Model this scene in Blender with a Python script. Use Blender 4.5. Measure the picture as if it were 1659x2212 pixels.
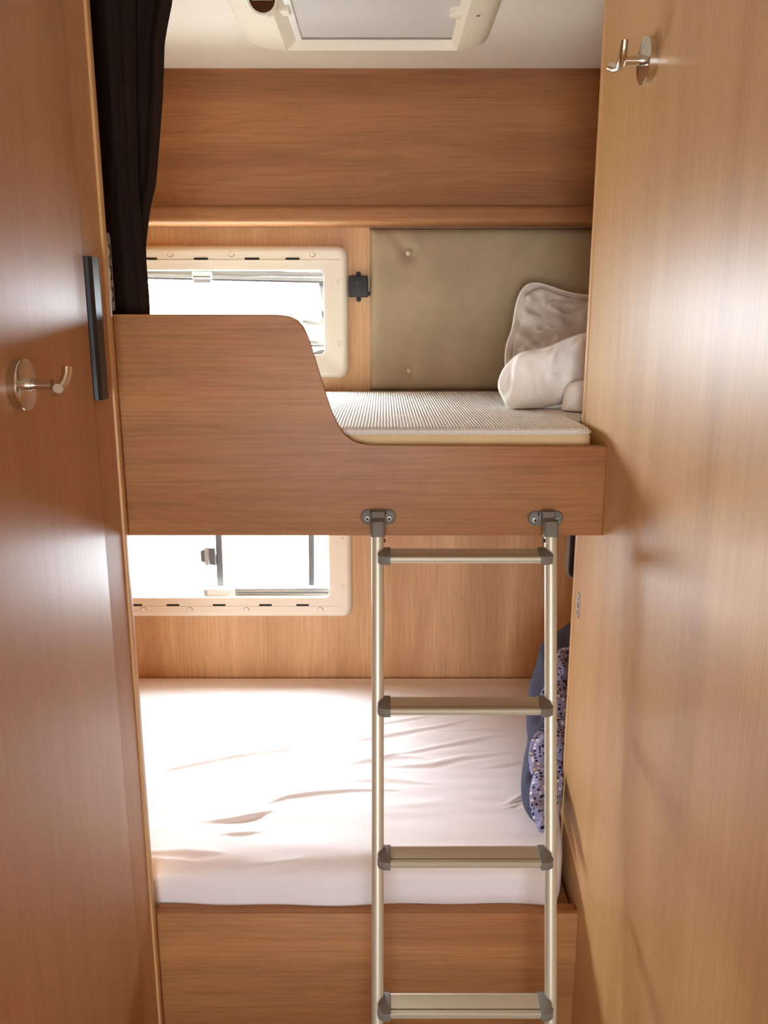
import bpy, bmesh, math, random
import numpy as np
from mathutils import Vector, Matrix, noise
random.seed(4)
for o in list(bpy.data.objects): bpy.data.objects.remove(o)
S = bpy.context.scene
C = S.collection

# ---------------- camera, sky, exposure ----------------
FPX = 1790.0; CX = 829.5; CY = 1106.0
PITCH = math.radians(13.1); CAMZ = 1.72
cth, sth = math.cos(PITCH), math.sin(PITCH)
cam = bpy.data.cameras.new('camera')
cam.sensor_fit = 'HORIZONTAL'; cam.sensor_width = 36.0; cam.lens = FPX/1659*36.0
cam.clip_start = 0.02
camo = bpy.data.objects.new('camera', cam); C.objects.link(camo)
camo.location = (0, 0, CAMZ); camo.rotation_euler = (math.pi/2-PITCH, 0, 0)
S.camera = camo
SKY = 17.0
w = bpy.data.worlds.new('sky'); S.world = w; w.use_nodes = True
def sky_nodes():
    # bright hazy sky: a little brighter towards the zenith and round the veiled sun beyond the back wall
    nt = w.node_tree; N = nt.nodes.new; L = nt.links.new
    tc = N('ShaderNodeTexCoord')
    dt = N('ShaderNodeVectorMath'); dt.operation = 'DOT_PRODUCT'; dt.inputs[1].default_value = Vector(SUN).normalized()
    L(tc.outputs['Generated'], dt.inputs[0])
    mx = N('ShaderNodeMath'); mx.operation = 'MAXIMUM'; mx.inputs[1].default_value = 0; L(dt.outputs['Value'], mx.inputs[0])
    pw = N('ShaderNodeMath'); pw.operation = 'POWER'; pw.inputs[1].default_value = 5; L(mx.outputs[0], pw.inputs[0])
    ma = N('ShaderNodeMath'); ma.operation = 'MULTIPLY_ADD'; ma.inputs[1].default_value = GLOW; ma.inputs[2].default_value = SKY; L(pw.outputs[0], ma.inputs[0])
    nt.nodes['Background'].inputs[0].default_value = SKYCOL
    L(ma.outputs[0], nt.nodes['Background'].inputs[1])
SUN = (-.45, 1.0, .85); GLOW = 88.0; SKYCOL = (.84, .95, 1.03, 1)
sky_nodes()
S.view_settings.view_transform = 'Standard'; S.view_settings.look = 'None'
S.view_settings.gamma = 1; S.view_settings.use_curve_mapping = False
S.view_settings.exposure = 0.26
S.cycles.max_bounces = 12; S.cycles.diffuse_bounces = 8; S.cycles.glossy_bounces = 4
S.cycles.transparent_max_bounces = 12

def portal(name, loc, rot, sx, sy):
    l = bpy.data.lights.new(name, 'AREA'); l.shape = 'RECTANGLE'; l.size = sx; l.size_y = sy
    l.cycles.is_portal = True
    o = bpy.data.objects.new(name, l); C.objects.link(o); o.location = loc; o.rotation_euler = rot

# picture ray -> point on a real plane of the room
def ray(px, py):
    a = (px-CX)/FPX; b = -(py-CY)/FPX
    return Vector((a, cth + b*sth, -sth + b*cth))
def WY(px, py, Y):
    d = ray(px, py); k = Y/d.y
    return Vector((d.x*k, Y, CAMZ+d.z*k))
def WX(px, py, X):
    d = ray(px, py); k = X/d.x
    return Vector((X, d.y*k, CAMZ+d.z*k))
def WZ(px, py, Z):
    d = ray(px, py); k = (Z-CAMZ)/d.z
    return Vector((d.x*k, d.y*k, Z))

# ---------------- materials ----------------
def srgb(r, g, b):
    f = lambda c: (c/12.92 if c <= .04045 else ((c+.055)/1.055)**2.4)
    return (f(r/255), f(g/255), f(b/255), 1)
def newmat(name):
    m = bpy.data.materials.new(name); m.use_nodes = True
    nt = m.node_tree; return m, nt, nt.nodes['Principled BSDF']
def plain(name, col, rough=.5, metal=0.0, bump=0.0, bscale=200, spec=.5, var=0.0):
    m, nt, p = newmat(name)
    p.inputs['Base Color'].default_value = srgb(*col); p.inputs['Roughness'].default_value = rough
    p.inputs['Metallic'].default_value = metal; p.inputs['Specular IOR Level'].default_value = spec
    tc = nt.nodes.new('ShaderNodeTexCoord')
    n = nt.nodes.new('ShaderNodeTexNoise'); n.inputs['Scale'].default_value = bscale; n.inputs['Detail'].default_value = 3
    nt.links.new(tc.outputs['Object'], n.inputs['Vector'])
    if bump:
        b = nt.nodes.new('ShaderNodeBump'); b.inputs['Strength'].default_value = bump; b.inputs['Distance'].default_value = .001
        nt.links.new(n.outputs['Fac'], b.inputs['Height']); nt.links.new(b.outputs[0], p.inputs['Normal'])
    if var:
        n2 = nt.nodes.new('ShaderNodeTexNoise'); n2.inputs['Scale'].default_value = 9; n2.inputs['Detail'].default_value = 5
        nt.links.new(tc.outputs['Object'], n2.inputs['Vector'])
        r = nt.nodes.new('ShaderNodeValToRGB'); c = srgb(*col)
        r.color_ramp.elements[0].position = .3; r.color_ramp.elements[1].position = .7
        r.color_ramp.elements[0].color = tuple(x*(1-var) for x in c[:3])+(1,)
        r.color_ramp.elements[1].color = tuple(min(1, x*(1+var)) for x in c[:3])+(1,)
        nt.links.new(n2.outputs['Fac'], r.inputs[0]); nt.links.new(r.outputs[0], p.inputs['Base Color'])
    return m
def wood(name, axis, dark, light, rough=.35, pore=.35, wave=.25, off=0.0, streak=.6, spec=.5):
    """laminate: broad streaks, drawn-out figure and fine pores along one axis"""
    m, nt, p = newmat(name); N = nt.nodes.new; L = nt.links.new
    tc = N('ShaderNodeTexCoord')
    def mapped(along, across):
        mp = N('ShaderNodeMapping'); s = [across]*3; s['XYZ'.index(axis)] = along
        mp.inputs['Scale'].default_value = s; mp.inputs['Location'].default_value = (off, off*1.7, off*.6)
        L(tc.outputs['Object'], mp.inputs['Vector']); return mp
    def nz(mp, detail, dist=0, sc=1.0):
        n = N('ShaderNodeTexNoise'); n.inputs['Scale'].default_value = sc; n.inputs['Detail'].default_value = detail
        n.inputs['Distortion'].default_value = dist; L(mp.outputs[0], n.inputs['Vector']); return n
    broad = nz(mapped(.55, 7), 5, .5)
    fine = nz(mapped(4.5, 230), 3, .2)
    mw = mapped(1.1, 6)
    wn = nz(mw, 2, .6)
    sc = N('ShaderNodeMath'); sc.operation = 'MULTIPLY'; sc.inputs[1].default_value = 18
    L(wn.outputs['Fac'], sc.inputs[0])
    fr = N('ShaderNodeMath'); fr.operation = 'FRACT'; L(sc.outputs[0], fr.inputs[0])
    rw = N('ShaderNodeValToRGB'); rw.color_ramp.elements[0].color = (1-wave,)*3+(1,); rw.color_ramp.elements[1].color = (1, 1, 1, 1)
    rw.color_ramp.elements[1].position = .35
    e = rw.color_ramp.elements.new(1.0); e.color = (1-wave*.6,)*3+(1,)
    L(fr.outputs[0], rw.inputs[0])
    rb = N('ShaderNodeValToRGB'); rb.color_ramp.elements[0].position = .5-.25/streak*.6; rb.color_ramp.elements[1].position = .5+.25/streak*.6
    rb.color_ramp.elements[0].color = srgb(*dark); rb.color_ramp.elements[1].color = srgb(*light)
    L(broad.outputs['Fac'], rb.inputs[0])
    rf = N('ShaderNodeValToRGB'); rf.color_ramp.elements[0].position = .36; rf.color_ramp.elements[1].position = .56
    rf.color_ramp.elements[0].color = (1-pore,)*3+(1,); rf.color_ramp.elements[1].color = (1, 1, 1, 1)
    L(fine.outputs['Fac'], rf.inputs[0])
    def mul(a, b):
        x = N('ShaderNodeMix'); x.data_type = 'RGBA'; x.blend_type = 'MULTIPLY'; x.inputs[0].default_value = 1
        L(a, x.inputs[6]); L(b, x.inputs[7]); return x.outputs[2]
    c = mul(rb.outputs[0], rw.outputs[0]); c = mul(c, rf.outputs[0])
    L(c, p.inputs['Base Color'])
    p.inputs['Roughness'].default_value = rough; p.inputs['Specular IOR Level'].default_value = spec
    b = N('ShaderNodeBump'); b.inputs['Strength'].default_value = .15; b.inputs['Distance'].default_value = .0004
    L(fine.outputs['Fac'], b.inputs['Height']); L(b.outputs[0], p.inputs['Normal'])
    return m

DK, LT = (168, 112, 72), (196, 140, 94)
M = {}
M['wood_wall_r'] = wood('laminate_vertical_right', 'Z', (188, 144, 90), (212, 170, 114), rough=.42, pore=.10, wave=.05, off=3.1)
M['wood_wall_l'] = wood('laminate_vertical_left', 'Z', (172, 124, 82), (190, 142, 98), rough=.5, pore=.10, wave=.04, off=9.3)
M['wood_back'] = wood('laminate_vertical_back', 'Z', (190, 142, 94), (212, 166, 116), rough=.5, pore=.18, wave=.08, off=5.3, streak=1.2)
M['wood_board'] = wood('laminate_horizontal_board', 'X', (156, 102, 56), (180, 124, 72), rough=.5, pore=.20, wave=.10, off=1.3, streak=.9)
M['wood_panel'] = wood('laminate_horizontal_panel', 'X', (142, 92, 54), (172, 118, 70), rough=.6, pore=.18, wave=.09, streak=1.0, spec=.35, off=7.7)
M['edge'] = plain('edge_banding', (200, 156, 104), .45, var=.05)
M['edge_dark'] = plain('edge_groove', (84, 44, 22), .6)
M['ceiling'] = plain('ceiling_vinyl', (226, 216, 200), .7, bump=.1, bscale=300)
M['plastic'] = plain('cream_plastic', (232, 222, 202), .45, bump=.15, bscale=900)
M['plastic_w'] = plain('white_plastic', (238, 236, 232), .4)
M['rail_backlit'] = plain('backlit_grey_rail', (158, 155, 152), .5)  # off-white parts; their shade against the bright sky is put into this grey
M['seal_backlit'] = plain('backlit_rubber_seal', (110, 108, 108), .6)  # seal parts, backlit shade put into the colour as well
M['cap_ring'] = plain('cap_recess', (150, 136, 112), .6)
M['plastic_g'] = plain('grey_plastic', (168, 166, 164), .45)
M['grey_dk'] = plain('dark_grey_plastic', (96, 95, 95), .5)
M['fitting'] = plain('taupe_grey_plastic', (112, 106, 96), .6, bump=.2, bscale=700)
M['black'] = plain('black_plastic', (26, 25, 26), .3)
M['black_m'] = plain('matt_black_plastic', (30, 30, 32), .55, bump=.2)
M['slot'] = plain('dark_slot', (30, 22, 18), .8)
M['white_mark'] = plain('white_print', (225, 215, 205), .6)
M['chrome'] = plain('brushed_nickel', (214, 208, 196), .16, 1.0)
M['steel'] = plain('steel', (150, 144, 134), .45, .8)
M['alu'] = plain('champagne_anodised_aluminium', (206, 198, 176), .42, .45, bump=.03, bscale=900)
M['alu_step'] = plain('anodised_aluminium_step', (182, 172, 150), .5, .4)
M['red'] = plain('dark_red_rubber', (96, 20, 26), .5)
M['curtain'] = plain('dark_brown_cloth', (38, 25, 18), .95, bump=.5, bscale=500, spec=.1, var=.15)
M['cushion'] = plain('taupe_suede', (166, 147, 118), .9, bump=.3, bscale=350, spec=.2, var=.10)
M['button'] = plain('pale_button', (206, 188, 158), .6)
M['sheet'] = plain('white_jersey', (232, 226, 226), .9, bump=.35, bscale=420, spec=.15)
M['pillow'] = plain('white_cotton', (244, 240, 234), .9, bump=.2, bscale=500, spec=.15)
M['pillow_g'] = plain('sheer_white_cotton', (206, 196, 186), .9, bump=.2, bscale=500, spec=.15)
M['blind'] = plain('grey_blind_fabric', (196, 190, 184), .8, bump=.1)
M['lens'] = plain('brown_lens', (70, 38, 20), .15)
M['floor'] = wood('floor_vinyl', 'Y', (150, 112, 78), (172, 132, 94), rough=.5)
M['navy'] = plain('navy_cotton', (82, 86, 106), .9, bump=.3, bscale=300, spec=.15, var=.08)
M['beige_side'] = plain('beige_knit', (214, 188, 144), .95, bump=.6, bscale=600, spec=.1, var=.05)

# knit mattress top: fine wavy ribs with a few smooth ovals
m, nt, p = newmat('ribbed_knit'); N = nt.nodes.new; L = nt.links.new
p.inputs['Base Color'].default_value = srgb(226, 220, 212); p.inputs['Roughness'].default_value = .9; p.inputs['Specular IOR Level'].default_value = .15
tc = N('ShaderNodeTexCoord'); wv = N('ShaderNodeTexWave'); wv.bands_direction = 'X'
wv.inputs['Scale'].default_value = 46; wv.inputs['Distortion'].default_value = 1.2; wv.inputs['Detail'].default_value = 1; wv.inputs['Detail Scale'].default_value = .35
L(tc.outputs['Object'], wv.inputs['Vector'])
wv2 = N('ShaderNodeTexWave'); wv2.bands_direction = 'Y'; wv2.inputs['Scale'].default_value = 50
L(tc.outputs['Object'], wv2.inputs['Vector'])
ad = N('ShaderNodeMath'); ad.operation = 'MULTIPLY_ADD'; ad.inputs[1].default_value = .3; L(wv2.outputs['Fac'], ad.inputs[0]); L(wv.outputs['Fac'], ad.inputs[2])
vo = N('ShaderNodeTexVoronoi'); vo.inputs['Scale'].default_value = 4.2; vo.inputs['Randomness'].default_value = .6
mp = N('ShaderNodeMapping'); mp.inputs['Scale'].default_value = (1, 1.3, .01); L(tc.outputs['Object'], mp.inputs[0]); L(mp.outputs[0], vo.inputs['Vector'])
cr = N('ShaderNodeValToRGB'); cr.color_ramp.elements[0].position = .2; cr.color_ramp.elements[1].position = .27; L(vo.outputs['Distance'], cr.inputs[0])
mu = N('ShaderNodeMath'); mu.operation = 'MULTIPLY'; L(ad.outputs[0], mu.inputs[0]); L(cr.outputs[0], mu.inputs[1])
bp = N('ShaderNodeBump'); bp.inputs['Strength'].default_value = .75; bp.inputs['Distance'].default_value = .0022
L(mu.outputs[0], bp.inputs['Height']); L(bp.outputs[0], p.inputs['Normal'])
M['knit'] = m

# dotted duvet cloth
m, nt, p = newmat('dotted_cotton'); N = nt.nodes.new; L = nt.links.new
p.inputs['Roughness'].default_value = .85; p.inputs['Specular IOR Level'].default_value = .15
tc = N('ShaderNodeTexCoord')
vo = N('ShaderNodeTexVoronoi'); vo.inputs['Scale'].default_value = 92; vo.inputs['Randomness'].default_value = .45
L(tc.outputs['Object'], vo.inputs['Vector'])
dot = N('ShaderNodeMath'); dot.operation = 'LESS_THAN'; dot.inputs[1].default_value = .36; L(vo.outputs['Distance'], dot.inputs[0])
sx = N('ShaderNodeSeparateColor'); L(vo.outputs['Color'], sx.inputs[0])
cr = N('ShaderNodeValToRGB'); cr.color_ramp.interpolation = 'CONSTANT'
cr.color_ramp.elements[0].color = srgb(38, 36, 58); cr.color_ramp.elements[1].position = .55; cr.color_ramp.elements[1].color = srgb(240, 236, 226)
e = cr.color_ramp.elements.new(.78); e.color = srgb(214, 196, 140)
e = cr.color_ramp.elements.new(.86); e.color = srgb(34, 30, 50)
L(sx.outputs[0], cr.inputs[0])
mx = N('ShaderNodeMix'); mx.data_type = 'RGBA'; L(dot.outputs[0], mx.inputs[0]); mx.inputs[6].default_value = srgb(150, 150, 188); L(cr.outputs[0], mx.inputs[7])
L(mx.outputs[2], p.inputs['Base Color'])
M['dots'] = m

# clear window acrylic: mostly transparent, slight gloss
m, nt, p = newmat('clear_acrylic'); N = nt.nodes.new; L = nt.links.new
tr = N('ShaderNodeBsdfTransparent'); tr.inputs[0].default_value = (.97, .97, .97, 1)
gl = N('ShaderNodeBsdfGlossy'); gl.inputs['Roughness'].default_value = .05
ms = N('ShaderNodeMixShader'); ms.inputs[0].default_value = .05
L(tr.outputs[0], ms.inputs[1]); L(gl.outputs[0], ms.inputs[2]); L(ms.outputs[0], nt.nodes['Material Output'].inputs[0])
M['glass'] = m

# ---------------- mesh helpers ----------------
class MB:
    def __init__(s): s.bm = bmesh.new()
    def box(s, lo, hi, bev=0.0, seg=2):
        lo = Vector(lo); hi = Vector(hi)
        r = bmesh.ops.create_cube(s.bm, size=1.0)
        for v in r['verts']:
            v.co = Vector((lo[i]+(v.co[i]+.5)*(hi[i]-lo[i]) for i in range(3)))
        if bev:
            es = list({e for v in r['verts'] for e in v.link_edges})
            bmesh.ops.bevel(s.bm, geom=es, offset=bev, segments=seg, affect='EDGES', profile=.5)
        return s
    def loft(s, loops, cap0=True, cap1=True, closed=True):
        rows = [[s.bm.verts.new(p) for p in l] for l in loops]
        n = len(rows[0])
        for a, b in zip(rows, rows[1:]):
            for i in range(n if closed else n-1):
                j = (i+1) % n
                s.bm.faces.new((a[i], a[j], b[j], b[i]))
        if cap0: s.bm.faces.new(rows[0][::-1])
        if cap1: s.bm.faces.new(rows[-1])
        return s
    def prism(s, pts, vec, bev=0.0, seg=2):
        """pts: 3D outline, extruded by vec"""
        vec = Vector(vec)
        a = [s.bm.verts.new(p) for p in pts]; b = [s.bm.verts.new(Vector(p)+vec) for p in pts]; n = len(pts)
        f0 = s.bm.faces.new(a); f1 = s.bm.faces.new(b[::-1])
        for i in range(n):
            j = (i+1) % n; s.bm.faces.new((a[i], b[i], b[j], a[j]))
        if bev:
            es = [e for e in list(f0.edges)+list(f1.edges)]
            bmesh.ops.bevel(s.bm, geom=es, offset=bev, segments=seg, affect='EDGES', profile=.5)
        return s
    def tube(s, pts, r, n=16, cap=True):
        pts = [Vector(p) for p in pts]; rs = r if isinstance(r, (list, tuple)) else [r]*len(pts)
        T = []
        for i in range(len(pts)):
            a = pts[max(i-1, 0)]; b = pts[min(i+1, len(pts)-1)]; T.append((b-a).normalized())
        up = Vector((0, 0, 1)) if abs(T[0].z) < .9 else Vector((0, 1, 0))
        u = (up - T[0]*up.dot(T[0])).normalized(); loops = []
        for p, t, rr in zip(pts, T, rs):
            u = (u - t*u.dot(t)).normalized(); v = t.cross(u)
            loops.append([p + u*math.cos(2*math.pi*k/n)*rr + v*math.sin(2*math.pi*k/n)*rr for k in range(n)])
        return s.loft(loops, cap, cap)
    def cyl(s, c, axis, r, h, n=32, bev=0.0):
        c = Vector(c); a = Vector(axis).normalized()
        if bev: return s.tube([c, c+a*1e-5, c+a*(h-bev), c+a*(h-bev*.3), c+a*h], [r, r, r, r-bev*.4, r-bev], n)
        return s.tube([c, c+a*h], r, n)
    def build(s, name, mat, parent=None, smooth=35):
        bmesh.ops.recalc_face_normals(s.bm, faces=s.bm.faces)
        me = bpy.data.meshes.new(name); s.bm.to_mesh(me); s.bm.free()
        return link(name, me, mat, parent, smooth)
def link(name, me, mat, parent=None, smooth=35):
    me.materials.append(mat)
    if smooth:
        me.shade_smooth()
        try: me.set_sharp_from_angle(angle=math.radians(smooth))
        except Exception: pass
    o = bpy.data.objects.new(name, me); C.objects.link(o)
    if parent is None:
        co = np.array([v.co for v in me.vertices]); mn, mx_ = co.min(0), co.max(0)
        org = Vector(((mn[0]+mx_[0])/2, (mn[1]+mx_[1])/2, mn[2])); o['_org'] = list(org)
        me.transform(Matrix.Translation(-org)); o.location = org
    else:
        org = Vector(parent['_org']); me.transform(Matrix.Translation(-org)); o.parent = parent; o['_org'] = list(org)
    return o
def tag(o, label=None, cat=None, group=None, kind=None):
    if label: o['label'] = label
    if cat: o['category'] = cat
    if group: o['group'] = group
    if kind: o['kind'] = kind
    return o
def thing(name, loc, label=None, cat=None, group=None, kind=None):
    o = bpy.data.objects.new(name, None); C.objects.link(o); o.location = loc; o['_org'] = list(loc)
    o.empty_display_size = .05
    return tag(o, label, cat, group, kind)
def struct(o, label=None): o['kind'] = 'structure'; return o
def rrect(x0, x1, z0, z1, r, n=8):
    pts = []
    for cx, cz, a0 in ((x1-r, z1-r, 0), (x0+r, z1-r, 90), (x0+r, z0+r, 180), (x1-r, z0+r, 270)):
        for k in range(n+1):
            a = math.radians(a0+90*k/n); pts.append((cx+r*math.cos(a), cz+r*math.sin(a)))
    return pts
def ringXZ(mb, rect, r, prof, y, n=8, cap0=False, cap1=False):
    """prof: (inset, height towards the viewer)"""
    x0, x1, z0, z1 = rect; loops = []
    for ins, h in prof:
        loops.append([Vector((a, y-h, b)) for a, b in rrect(x0+ins, x1-ins, z0+ins, z1-ins, max(r-ins, .002), n)])
    return mb.loft(loops, cap0, cap1)
def smoothpoly(pts, it=2):
    pts = [Vector(p) for p in pts]
    for _ in range(it):
        q = []
        for i in range(len(pts)):
            a, b = pts[i], pts[(i+1) % len(pts)]
            q += [a*.75+b*.25, a*.25+b*.75]
        pts = q
    return pts
def inflate(mb, outline, nrm, thick, rings=14, wr=.004, wsc=14, it=2, back=.5, aniso=(1, 1, 1), seam=0.0, zmin=-9):
    """closed soft cushion: outline in 3D, puffed on both sides"""
    out = smoothpoly(outline, it); nrm = Vector(nrm).normalized(); n = len(out)
    c = sum(out, Vector())/n
    def ring(t, side):
        h = (1-t**2.6)**.55 if t < 1 else 0
        res = []
        for p in out:
            q = c+(p-c)*t
            k = Vector((q.x*aniso[0], q.y*aniso[1], q.z*aniso[2]))*wsc
            d = (noise.noise(k)*wr + noise.noise(k*2.3+Vector((5, 1, 2)))*wr*.5 - abs(noise.noise(k*1.4+Vector((9, 3, 7))))*wr*1.2)*min(1, (1-t)*5)
            hh = h*(thick if side > 0 else thick*back)
            if seam and side > 0 and t > .86: hh = min(hh, seam)
            q = q + nrm*(side*hh + d)
            if q.z < zmin: q.z = zmin+(q.z-zmin)*.12
            res.append(q)
        return res
    ts = [math.sin(math.pi/2*(k+1)/rings)**.9 for k in range(rings)]
    ts[-1] = 1.0
    loops = [ring(t, 1) for t in ts] + [ring(t, -1) for t in ts[-2::-1]]
    return mb.loft(loops, True, True)

# ---------------- room dimensions ----------------
XL, XR = -.530, .451          # faces of the two partitions beside the aisle
YB, YBD = 2.60, 1.66          # back wall, front face of the bunk boards
YE = 1.87                     # where the right partition ends
CEIL = 2.393; SX = 1.05; YR = -2.2
MT1 = CAMZ-.216               # top of upper mattress
MT2 = CAMZ-1.177              # top of lower mattress
G1 = dict(r=WY(752, 680, YB).x, t=WY(600, 531, YB).z, b=WY(720, 816, YB).z)
G2 = dict(r=WY(760, 1260, YB).x, b=WY(600, 1329, YB).z)
G2['t'] = G2['b']+(G1['t']-G1['b'])
WL = -.92
I1 = (WL+.07, WY(702, 700, YB).x, WY(690, 767, YB).z, WY(600, 584, YB).z)      # opening of upper window x0,x1,z0,z1
I2 = (WL+.07, WY(712, 1230, YB).x, WY(600, 1288, YB).z, G2['t']-.075)

# ---------------- structure ----------------
struct(MB().box((-SX-.05, YR-.05, -.05), (SX+.05, YB+.05, 0)).build('floor', M['floor'], smooth=0))
# ceiling with the hatch hole
hx0, hx1, hy0, hy1 = WZ(622, 108, CEIL-.018).x, WZ(985, 108, CEIL-.018).x, 1.74, WZ(800, 108, CEIL-.018).y
mb = MB()
for lo, hi in (((-SX-.05, YR-.05), (SX+.05, hy0)), ((-SX-.05, hy1), (SX+.05, YB+.05)), ((-SX-.05, hy0), (hx0, hy1)), ((hx1, hy0), (SX+.05, hy1))):
    mb.box((lo[0], lo[1], CEIL), (hi[0], hi[1], CEIL+.03))
struct(mb.build('ceiling', M['ceiling'], smooth=0))
# back wall with two window openings, made from slabs round the holes
mb = MB()
def slab(x0, x1, z0, z1): mb.box((x0, YB, z0), (x1, YB+.035, z1))
a, b = I2, I1
slab(-SX, SX, 0, a[2]); slab(-SX, a[0], a[2], a[3]); slab(a[1], SX, a[2], a[3])
slab(-SX, SX, a[3], b[2]); slab(-SX, b[0], b[2], b[3]); slab(b[1], SX, b[2], b[3]); slab(-SX, SX, b[3], CEIL)
struct(mb.build('wall_back', M['wood_back'], smooth=0))
struct(MB().box((-SX-.05, YR, 0), (-SX, YB+.035, CEIL)).build('wall_left', M['wood_back'], smooth=0))
struct(MB().box((SX, YR, 0), (SX+.05, YB+.035, CEIL)).build('wall_right', M['wood_back'], smooth=0))
mb = MB()   # wall behind the viewer; unseen opening added and set low to brighten the aisle
mb.box((-SX, YR-.05, 0), (SX, YR, .3)); mb.box((-SX, YR-.05, 1.65), (SX, YR, CEIL))
mb.box((-SX, YR-.05, .3), (-.5, YR, 1.65)); mb.box((.42, YR-.05, .3), (SX, YR, 1.65))
struct(mb.build('wall_front', M['wood_back'], smooth=0))

# partitions: cabinet sides standing along the aisle
lp = thing('cabinet', (XL-.01, .2, 0), 'wood laminate cabinet side along the left of the aisle with a door', 'cabinet')
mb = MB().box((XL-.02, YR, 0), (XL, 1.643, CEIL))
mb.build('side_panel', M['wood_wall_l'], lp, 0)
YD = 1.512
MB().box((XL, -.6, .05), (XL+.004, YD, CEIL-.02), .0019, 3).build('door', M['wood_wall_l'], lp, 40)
MB().box((XL-.02, 1.626, 0), (XL+.005, 1.648, CEIL), .0022, 3).build('edge_strip', M['edge'], lp, 40)
rp = thing('cabinet', (XR+.01, .2, 0), 'tall wood laminate cabinet panel along the right of the aisle', 'cabinet')
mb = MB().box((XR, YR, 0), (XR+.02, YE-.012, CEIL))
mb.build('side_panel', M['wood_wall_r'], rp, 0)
MB().box((XR-.003, YE-.011, 0), (XR+.02, YE+.008, CEIL), .0022, 3).build('edge_strip', M['edge'], rp, 40)
MB().box((XR+.001, YE-.014, 0), (XR+.019, YE-.009, CEIL)).build('groove', M['edge_dark'], rp, 0)

struct(MB().box((-SX, 1.62, 0), (XL-.021, 1.643, CEIL)).build('wall_left', M['wood_back'], smooth=0))
struct(MB().box((XR+.021, YE-.03, 0), (SX, YE-.012, CEIL)).build('wall_right', M['wood_back'], smooth=0))
# overhead panel above the window recess with a bull-nosed rail
PZ = WY(800, 450, 2.5).z; RZ = WY(800, 482, 2.475).z
ov = thing('overhead_panel', (0, 2.5, PZ), 'wide horizontal grained wood panel below the ceiling above the upper bunk', 'panel')
MB().box((-SX, 2.5, PZ), (SX, 2.515, CEIL)).build('panel', M['wood_panel'], ov, 0)
MB().box((-SX, 2.470, RZ), (SX, YB, PZ+.004), .012, 5).build('rail', M['wood_panel'], ov, 50)

# ---------------- windows ----------------
def screw(parent, px, py, y):
    c = WY(px, py, y)
    MB().cyl((c.x, y+.001, c.z), (0, -1, 0), .0085, .0035, 20, .0012).build('screw_cap', M['plastic'], parent)
    MB().cyl((c.x+.0004, y+.001, c.z-.0004), (0, -1, 0), .0100, .0016, 20).build('cap_recess', M['cap_ring'], parent)
def window(name, rect, inner, caps, slots, sy, groove):
    t = thing(name, ((rect[0]+rect[1])/2, YB, rect[2]), kind='structure')
    mb = MB()
    x0, x1, z0, z1 = rect; ix0, ix1, iz0, iz1 = inner
    loops = []
    for ins, h in ((0, 0), (0, .008), (.003, .014), (.008, .019), (.014, .021), (.020, .021), (.026, .019)):
        loops.append([Vector((a, YB-h, b)) for a, b in rrect(x0+ins, x1-ins, z0+ins, z1-ins, .032-ins*.6, 8)])
    for ins, h, r in ((-.004, .018, .02), (0, .0165, .018), (.0015, .013, .017), (.0015, -.04, .017)):
        loops.append([Vector((a, YB-h, b)) for a, b in rrect(ix0+ins, ix1-ins, iz0+ins, iz1-ins, r, 8)])
    mb.loft(loops, False, False)
    fr = mb.build('frame', M['plastic'], t, 30)
    yf = YB-.019
    for px, py in caps: screw(fr, px, py, yf)
    for xa, xb in slots:
        c0 = WY(xa, sy, yf); c1 = WY(xb, sy, yf)
        MB().box((c0.x, yf-.0012, c0.z-.0028), (c1.x, yf+.002, c1.z+.0028)).build('vent_slot', M['slot'], fr, 0)
    g = WY(groove[0], groove[1], yf)
    MB().box((x0+.03, yf-.0018, g.z-.0012), (g.x, yf+.002, g.z+.0004), .0004, 1).build('ledge', M['plastic'], fr, 0)
    MB().box((ix0-.001, YB+.052, iz0-.02), (ix1+.001, YB+.056, iz1+.02)).build('pane', M['glass'], t, 0)
    return t
w1 = window('window_1', (WL, G1['r'], G1['b'], G1['t']), I1,
            [(367, 548), (499, 548), (675, 548), (736, 609), (737, 743)], [(300, 339), (419, 449), (529, 560), (617, 647)], 559, (737, 562))
w2 = window('window_2', (WL, G2['r'], G2['b'], G2['t']), I2,
            [(745, 1268), (692, 1317), (532, 1317), (410, 1317), (310, 1317), (743, 1158)], [(275, 307), (360, 387), (460, 487), (560, 587), (640, 667)], 1307, (738, 1310))
# upper window: blind rails, grip, stay and catch
yb_ = YB+.02
def barY(px0, py0, px1, py1, y, hpx, dep, mat, name, parent, bev=.001):
    a = WY(px0, py0, y); b = WY(px1, py1, y); s = hpx/707/2
    pts = [Vector((a.x, y, a.z+s)), Vector((b.x, y, b.z+s)), Vector((b.x, y, b.z-s)), Vector((a.x, y, a.z-s))]
    return MB().prism(pts, (0, dep, 0), bev).build(name, mat, parent, 40)
xa = WY(200, 590, yb_).x
barY(160, 586, 706, 593, yb_, 10, .02, M['rail_backlit'], 'blind_cassette', w1)
r_ = barY(160, 591, 706, 604, yb_-.004, 7, .02, M['plastic_g'], 'blind_rail', w1)
barY(160, 597, 706, 610, yb_, 4, .015, M['seal_backlit'], 'seal', w1)
a = WY(413, 588, YB); b = WY(457, 611, YB)
g = MB().box((a.x, YB+.004, b.z+.011), (b.x, YB+.022, a.z+.003), .004, 3).build('grip', M['plastic_w'], w1)
MB().box((a.x+.004, YB+.008, b.z), (b.x-.004, YB+.016, b.z+.014), .002).build('finger_tab', M['plastic_g'], g)
MB().box((a.x+.004, YB+.0025, b.z+.017), (b.x-.004, YB+.006, b.z+.0195)).build('grip_slot', M['grey_dk'], g)
y2 = YB+.025
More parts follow.
